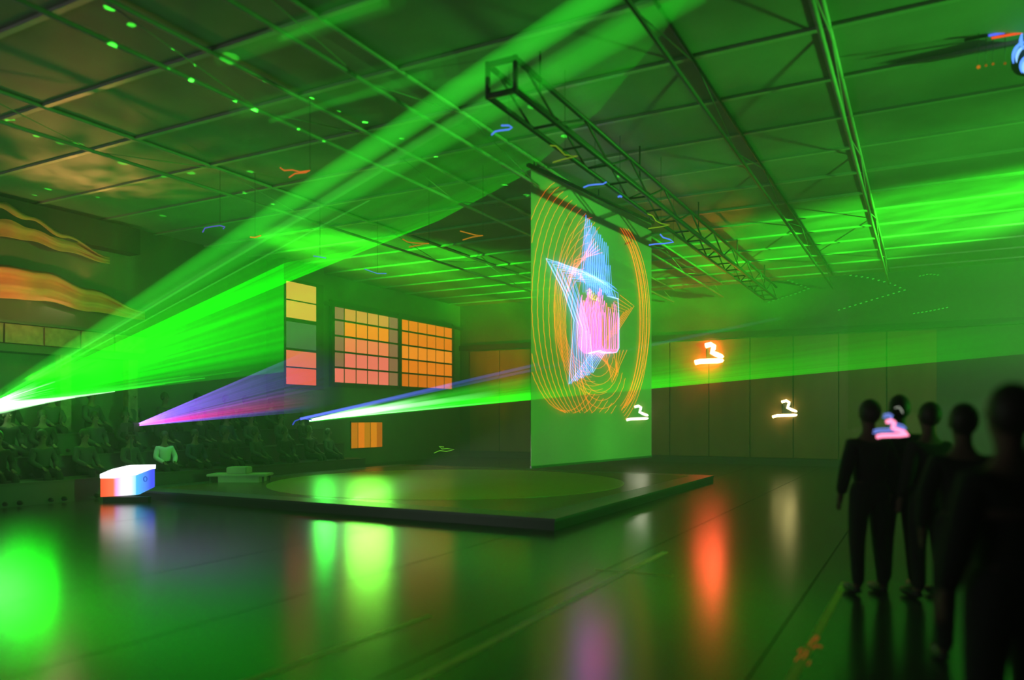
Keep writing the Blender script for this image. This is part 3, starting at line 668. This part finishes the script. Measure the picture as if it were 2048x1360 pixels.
fix(box('handrail', (.52, 15, 3.52), (.64, 28, 3.58), M['dark'], gal, fn=LG))
for v in (15.3, 16.9, 18.6, 20.4): fix(box('post', (.35, v-.12, 1.3), (.55, v+.12, 2.95), M['rail'], gal, fn=LG))
fix(box('fascia', (0, 15, 5.5), (.4, 28, 6.1), M['black'], gal, fn=LG))
def drape(label, pts, wid, off):
    t = thing('drape', label, 'drape', hit_left(pts[0][0], pts[0][1], off)); v, f = [], []; n = 30; W = 7
    def cr(f_):
        x = f_*(len(pts)-1); i = min(int(x), len(pts)-2); g = x-i; g = g*g*(3-2*g)
        return pts[i][0]+(pts[i+1][0]-pts[i][0])*(x-i), pts[i][1]+(pts[i+1][1]-pts[i][1])*g, wid[i]+(wid[i+1]-wid[i])*g
    for i in range(n+1):
        x, y, wd_ = cr(i/n)
        for j in range(W+1):
            p = hit_left(x, y+wd_*(j/W-.5), off+.12*math.sin(j*1.8)+.05*math.sin(i*.7)); v.append(p-t.location)
    for i in range(n):
        for j in range(W): a_ = i*(W+1)+j; f.append((a_, a_+1, a_+W+2, a_+W+1))
    o = link('cloth', mesh('cloth', v, f), M['drape'], t, smooth=True)
    s = o.modifiers.new('s', 'SOLIDIFY'); s.thickness = .02
    return t
drape('orange-brown swag of cloth sagging above the left gallery', [(-70, 560), (0, 562), (90, 572), (180, 600), (290, 630)], [60, 66, 58, 44, 16], .5)
drape('reddish cloth hanging beside the left picture edge under the roof', [(-60, 430), (0, 436), (60, 455), (130, 485), (220, 520)], [90, 70, 50, 34, 12], .4)
light('SPOT', 'drape_spot', hit_left(60, 640, 2.2)+Vector((0, 0, .3)), (1, .3, .12), 150, hit_left(60, 570, .4), angle=100, blend=1, radius=.1)
light('SPOT', 'ceiling_edge_spot', hit_left(160, 560, 1.6), (1, .42, .12), 260, hit_ceiling(200, 340), angle=100, blend=1, radius=.1, nodes=gobo_noise(6, 0, 1.8))
light('AREA', 'gallery_light', hit_left(120, 560, 1.2), (1, .6, .35), 14, hit_left(120, 660, 1.5), size=.6, sizey=4)
tb = thing('side_table', 'low pale table standing before the bleacher, right of the glowing box', 'table', hit_floor(490, 978))
box('tabletop', (-.75, -.3, .3), (.55, .3, .35), M['table'], tb, bevel=.01); box('apron', (-.5, -.27, .05), (.4, .27, .3), M['table'], tb)
for x in (-.68, .48):
    for y in (-.24, .24): tube('leg', [(x, y, 0), (x, y, .3)], .025, M['dark'], tb, 6)
box('storage_case', (-.35, -.2, .35), (.1, .2, .5), M['table'], tb, bevel=.02)

# ------------------------------------------------------------------ people
def skin_mesh(name, verts, edges, root=0, sub=2):
    me = bpy.data.meshes.new(name); me.from_pydata([v[:3] for v in verts], edges, [])
    o = bpy.data.objects.new(name, me); C.objects.link(o)
    o.modifiers.new('skin', 'SKIN'); sl = me.skin_vertices[0].data
    for i, v in enumerate(verts): sl[i].radius = (v[3], v[4] if len(v) > 4 else v[3]); sl[i].use_root = (i == root)
    s = o.modifiers.new('sub', 'SUBSURF'); s.levels = s.render_levels = sub
    dg = bpy.context.evaluated_depsgraph_get(); out = bpy.data.meshes.new_from_object(o.evaluated_get(dg)); out.name = name
    bpy.data.objects.remove(o)
    for p in out.polygons: p.use_smooth = True
    return out
def ell(acc, c, r, n=8, m=6):
    b = len(acc[0])
    for i in range(m+1):
        th = math.pi*i/m
        for k in range(n): a_ = 2*math.pi*k/n; acc[0].append((c[0]+r[0]*math.sin(th)*math.cos(a_)+1e-5*k, c[1]+r[1]*math.sin(th)*math.sin(a_), c[2]+r[2]*math.cos(th)))
    for i in range(m):
        for k in range(n): acc[1].append((b+i*n+k, b+i*n+(k+1) % n, b+(i+1)*n+(k+1) % n, b+(i+1)*n+k))
def make_person(pose, detail=2):
    """meshes of a figure facing +Y: body, top, trousers, shoe, hair, eye, mouth"""
    if pose == 'stand':
        hz, kn, an, toe = .93, (.01, .5), (-.03, .08), (.15, .035)
        el, wr = [(-.03, 1.14)]*2, [(.06, .9)]*2
    elif pose == 'hold':                                  # right hand raised in front
        hz, kn, an, toe = .93, (.01, .5), (-.03, .08), (.15, .035)
        el, wr = [(-.03, 1.14), (.06, 1.16)], [(.06, .9), (.3, 1.3)]
    else:                                                 # seated: hip at z .5
        hz, kn, an, toe = .52, (.42, .5), (.42, .09), (.58, .035)
        el, wr = [(.05, .73)]*2, [(.27, .62)]*2
    dz = hz-.93
    V, E, part = [], [], {}
    def add(x, y, z, r, fr=None, r2=None):
        V.append((x, y, z, r, r2 or r)); i = len(V)-1
        if fr is not None: E.append((fr, i))
        return i
    pel = add(0, 0, hz+.02, .12, None, .1); bel = add(0, 0, 1.08+dz, .12, pel, .09); ch = add(0, 0, 1.27+dz, .14, bel, .1); uc = add(0, 0, 1.38+dz, .085, ch, .07)
    nk = add(0, .0, 1.49+dz, .05, uc); hb = add(0, .015, 1.56+dz, .066, nk, .075); hd = add(0, .015, 1.64+dz, .076, hb, .092); add(0, .005, 1.715+dz, .055, hd, .066)
    trs = [pel, bel, ch, uc]; arms = []; legs = []
    for s, sd in ((-1, 0), (1, 1)):
        sh = add(s*.155, 0, 1.36+dz, .05, uc); e = add(s*.235, el[sd][0], el[sd][1], .042, sh)
        wrx = s*.235 if pose != 'sit' else s*.12
        w_ = add(wrx, wr[sd][0], wr[sd][1], .027, e); arms.append((sh, e, w_))
        dirv = (Vector(V[w_][:3])-Vector(V[e][:3])).normalized()
        if pose == 'sit': dirv = Vector((0, .9, -.3)).normalized()
        side = Vector((0, 1, 0)) if abs(dirv.z) > .6 else Vector((1, 0, 0))*-s
        p0 = Vector(V[w_][:3])+dirv*.055; pm = add(*p0, .024, w_, .032); 
        for j, (o__, ln) in enumerate(((-.028, .06), (-.01, .075), (.01, .07), (.028, .055))):
            a_ = p0+dirv*.035+side*(-o__); b_ = a_+dirv*ln*.55; c__ = b_+dirv*ln*.4+Vector((-s*.012, 0, 0))
            i1 = add(*a_, .009, pm); i2 = add(*b_, .0085, i1); add(*c__, .007, i2)
        th = p0+side*.035-dirv*.02; t1 = add(*th, .011, pm); add(*(th+side*.012+dirv*.035), .009, t1)
        hp = add(s*.09, 0 if pose != 'sit' else .05, hz-.06 if pose != 'sit' else hz, .088, pel); k_ = add(s*.11, kn[0], kn[1], .058, hp); a2 = add(s*.12, an[0], an[1], .038, k_); add(s*.13, toe[0], toe[1], .032, a2)
        legs.append((hp, k_, a2))
    body = skin_mesh('body', V, E, 0, detail)
    acc = ([], [])
    hc = (0, .015, 1.64+dz)
    ell(acc, (0, .118, hc[2]-.02), (.013, .018, .022)); 
    for s in (-1, 1): ell(acc, (s*.082, .005, hc[2]-.015), (.01, .02, .032))
    bm = bmesh.new(); bm.from_mesh(body); bm.from_mesh(mesh('f', *acc)); bm.to_mesh(body); bm.free()
    for p in body.polygons: p.use_smooth = True
    def sub(idx_edges, grow, name, ends=None):
        idx_edges = list(dict.fromkeys(idx_edges)); ids = sorted({i for e_ in idx_edges for i in e_}); mp_ = {i: n for n, i in enumerate(ids)}
        vs = [(V[i][0], V[i][1], V[i][2], V[i][3]*1.08+grow, V[i][4]*1.08+grow) for i in ids]
        return skin_mesh(name, vs, [(mp_[a_], mp_[b_]) for a_, b_ in idx_edges], 0, detail)
    te = [(pel, bel), (bel, ch), (ch, uc)]+[x for a_ in arms for x in ((uc, a_[0]), (a_[0], a_[1]), (a_[1], a_[2]))]
    te = te
    top = sub(te, .02, 'top')
    tr_ = sub([x for l in legs for x in ((bel, pel), (pel, l[0]), (l[0], l[1]), (l[1], l[2]))], .014, 'trousers')
    sh_ = []
    for s in (-1, 1):
        acc = ([], []); yy = (an[0]+toe[0])/2+.01; ell(acc, (s*.125, yy, .045), (.05, .15, .045), 10, 6); sh_.append(mesh('shoe', *acc))
    acc = ([], []); ell(acc, (0, -.015, hc[2]+.015), (.095, .1, .115), 12, 8); hair = mesh('hair', *acc)
    ea = ([], []); [ell(ea, (s*.033, .1, hc[2]), (.012, .008, .008)) for s in (-1, 1)]; eye = mesh('eyes', *ea)
    ma = ([], []); ell(ma, (0, .1, hc[2]-.065), (.026, .01, .008)); mouth = mesh('mouth', *ma)
    return dict(body=body, top=top, trousers=tr_, shoe=sh_, hair=hair, eyes=eye, mouth=mouth)
def person(pm, label, loc, rz, sc, top='cloth_k', tro='cloth_t', group=None, hair='hair'):
    t = thing('person', label, 'person', loc, rz, group); t.scale = (sc, sc, sc)
    def k(n, me, m):
        o = bpy.data.objects.new(n, me); C.objects.link(o); o.parent = t
        if not me.materials: me.materials.append(None)
        o.material_slots[0].link = 'OBJECT'; o.material_slots[0].material = M[m]
        for p in me.polygons: p.use_smooth = True
        return o
    k('body', pm['body'], 'skin'); k('jacket', pm['top'], top); k('trousers', pm['trousers'], tro)
    for s in pm['shoe']: k('shoe', s, 'shoe')
    k('hair', pm['hair'], hair); k('eyes', pm['eyes'], 'eye'); k('mouth', pm['mouth'], 'lip')
    return t
ST = make_person('stand', 2); HO = make_person('hold', 2); SI = make_person('sit', 1)
def at(px, d): return Vector(((px-HX)/F*d, d, 0))
person(ST, 'person in black seen from behind, left of the standing group', at(1738, 6.95), math.radians(6), 1.0)
person(HO, 'person in black with one hand raised, in the middle of the standing group', at(1798, 7.1), math.radians(-14), 1.025)
person(ST, 'person in black at the right of the standing group, beside the pink and blue light', at(1858, 6.8), math.radians(10), .985)
person(ST, 'shorter dark figure between the standing group and the nearest person', at(1926, 5.0), math.radians(-15), .96)
np_ = person(ST, 'nearest person, in a black jacket with a dull red band, cut by the right edge', at(2020, 3.1), math.radians(4), .985)
# band across the jacket
bd = ([], []); n = 20; ring = []
for zz in (1.22, 1.26):
    for k_ in range(n): a_ = 2*math.pi*k_/n; ring.append((.19*math.cos(a_), .145*math.sin(a_)-.0, zz))
o = link('jacket_band', mesh('jacket_band', ring, [(i, (i+1) % n, (i+1) % n+n, i+n) for i in range(n)]), M['stripe'], np_, smooth=True)
s_ = o.modifiers.new('s', 'SOLIDIFY'); s_.thickness = .008
person(ST, 'person in black at the very edge of the picture, beside the nearest person', at(2085, 4.2), 0, 1.0)

cols = ['cloth_k', 'cloth_g', 'cloth_b', 'cloth_k', 'cloth_t', 'cloth_g']
rf = math.atan2(-A2.x, A2.y)                     # facing into the hall
for i in range(3):
    for j in range(15):
        v = 10.2+j*.9+random.uniform(-.12, .12)+.3*i; uu = 2.15-i*.8
        p = R(uu-.1, v, .42*(i+1)-.05-.05)
        px = HX+F*p.x/p.y
        special = None
        if i == 2: grp, lab = 'spectators on the top bleacher row', 'dim spectator seated on the top row of the dark bleacher'
        elif i == 1: grp, lab = 'spectators on the middle bleacher row', 'dim spectator seated on the middle row of the dark bleacher'
        else: grp, lab = 'spectators on the front bleacher row', 'dim spectator seated on the front row of the dark bleacher'
        c_ = random.choice(cols)
        if i == 0 and abs(px-205) < 22: c_ = 'cloth_w'; lab = 'spectator in a pale blue-white top just behind the left end of the glowing box'; grp = None
        if i == 0 and 300 < px < 335: c_ = 'cloth_w'
        person(SI, lab, (p.x, p.y, .42*(i+1)-.4+.0), rf+random.uniform(-.3, .3), random.uniform(.94, 1.03), c_, 'cloth_t', grp)
        if c_ == 'cloth_w' and lab.startswith('dim'): C.objects[-1]
# red floor glint put in as glowing dashes, lower right
sg = thing('floor_glint', 'broken orange-red scribble of light on the floor at lower right', 'light', hit_floor(1615, 1305))
gO = glow('scribble_red', (.9, .12, .03), .45)
for pts in ([(1590, 1322), (1600, 1312), (1604, 1306)], [(1606, 1318), (1614, 1308), (1612, 1300)], [(1618, 1292), (1626, 1280), (1634, 1272)], [(1624, 1298), (1632, 1292), (1644, 1294)], [(1596, 1304), (1604, 1298)], [(1630, 1284), (1638, 1276)], [(1616, 1330), (1620, 1324)]):
    tube('light_dash', [hit_floor(x, y)+Vector((0, 0, .004))-sg.location for x, y in pts], .003, gO, sg, 5)
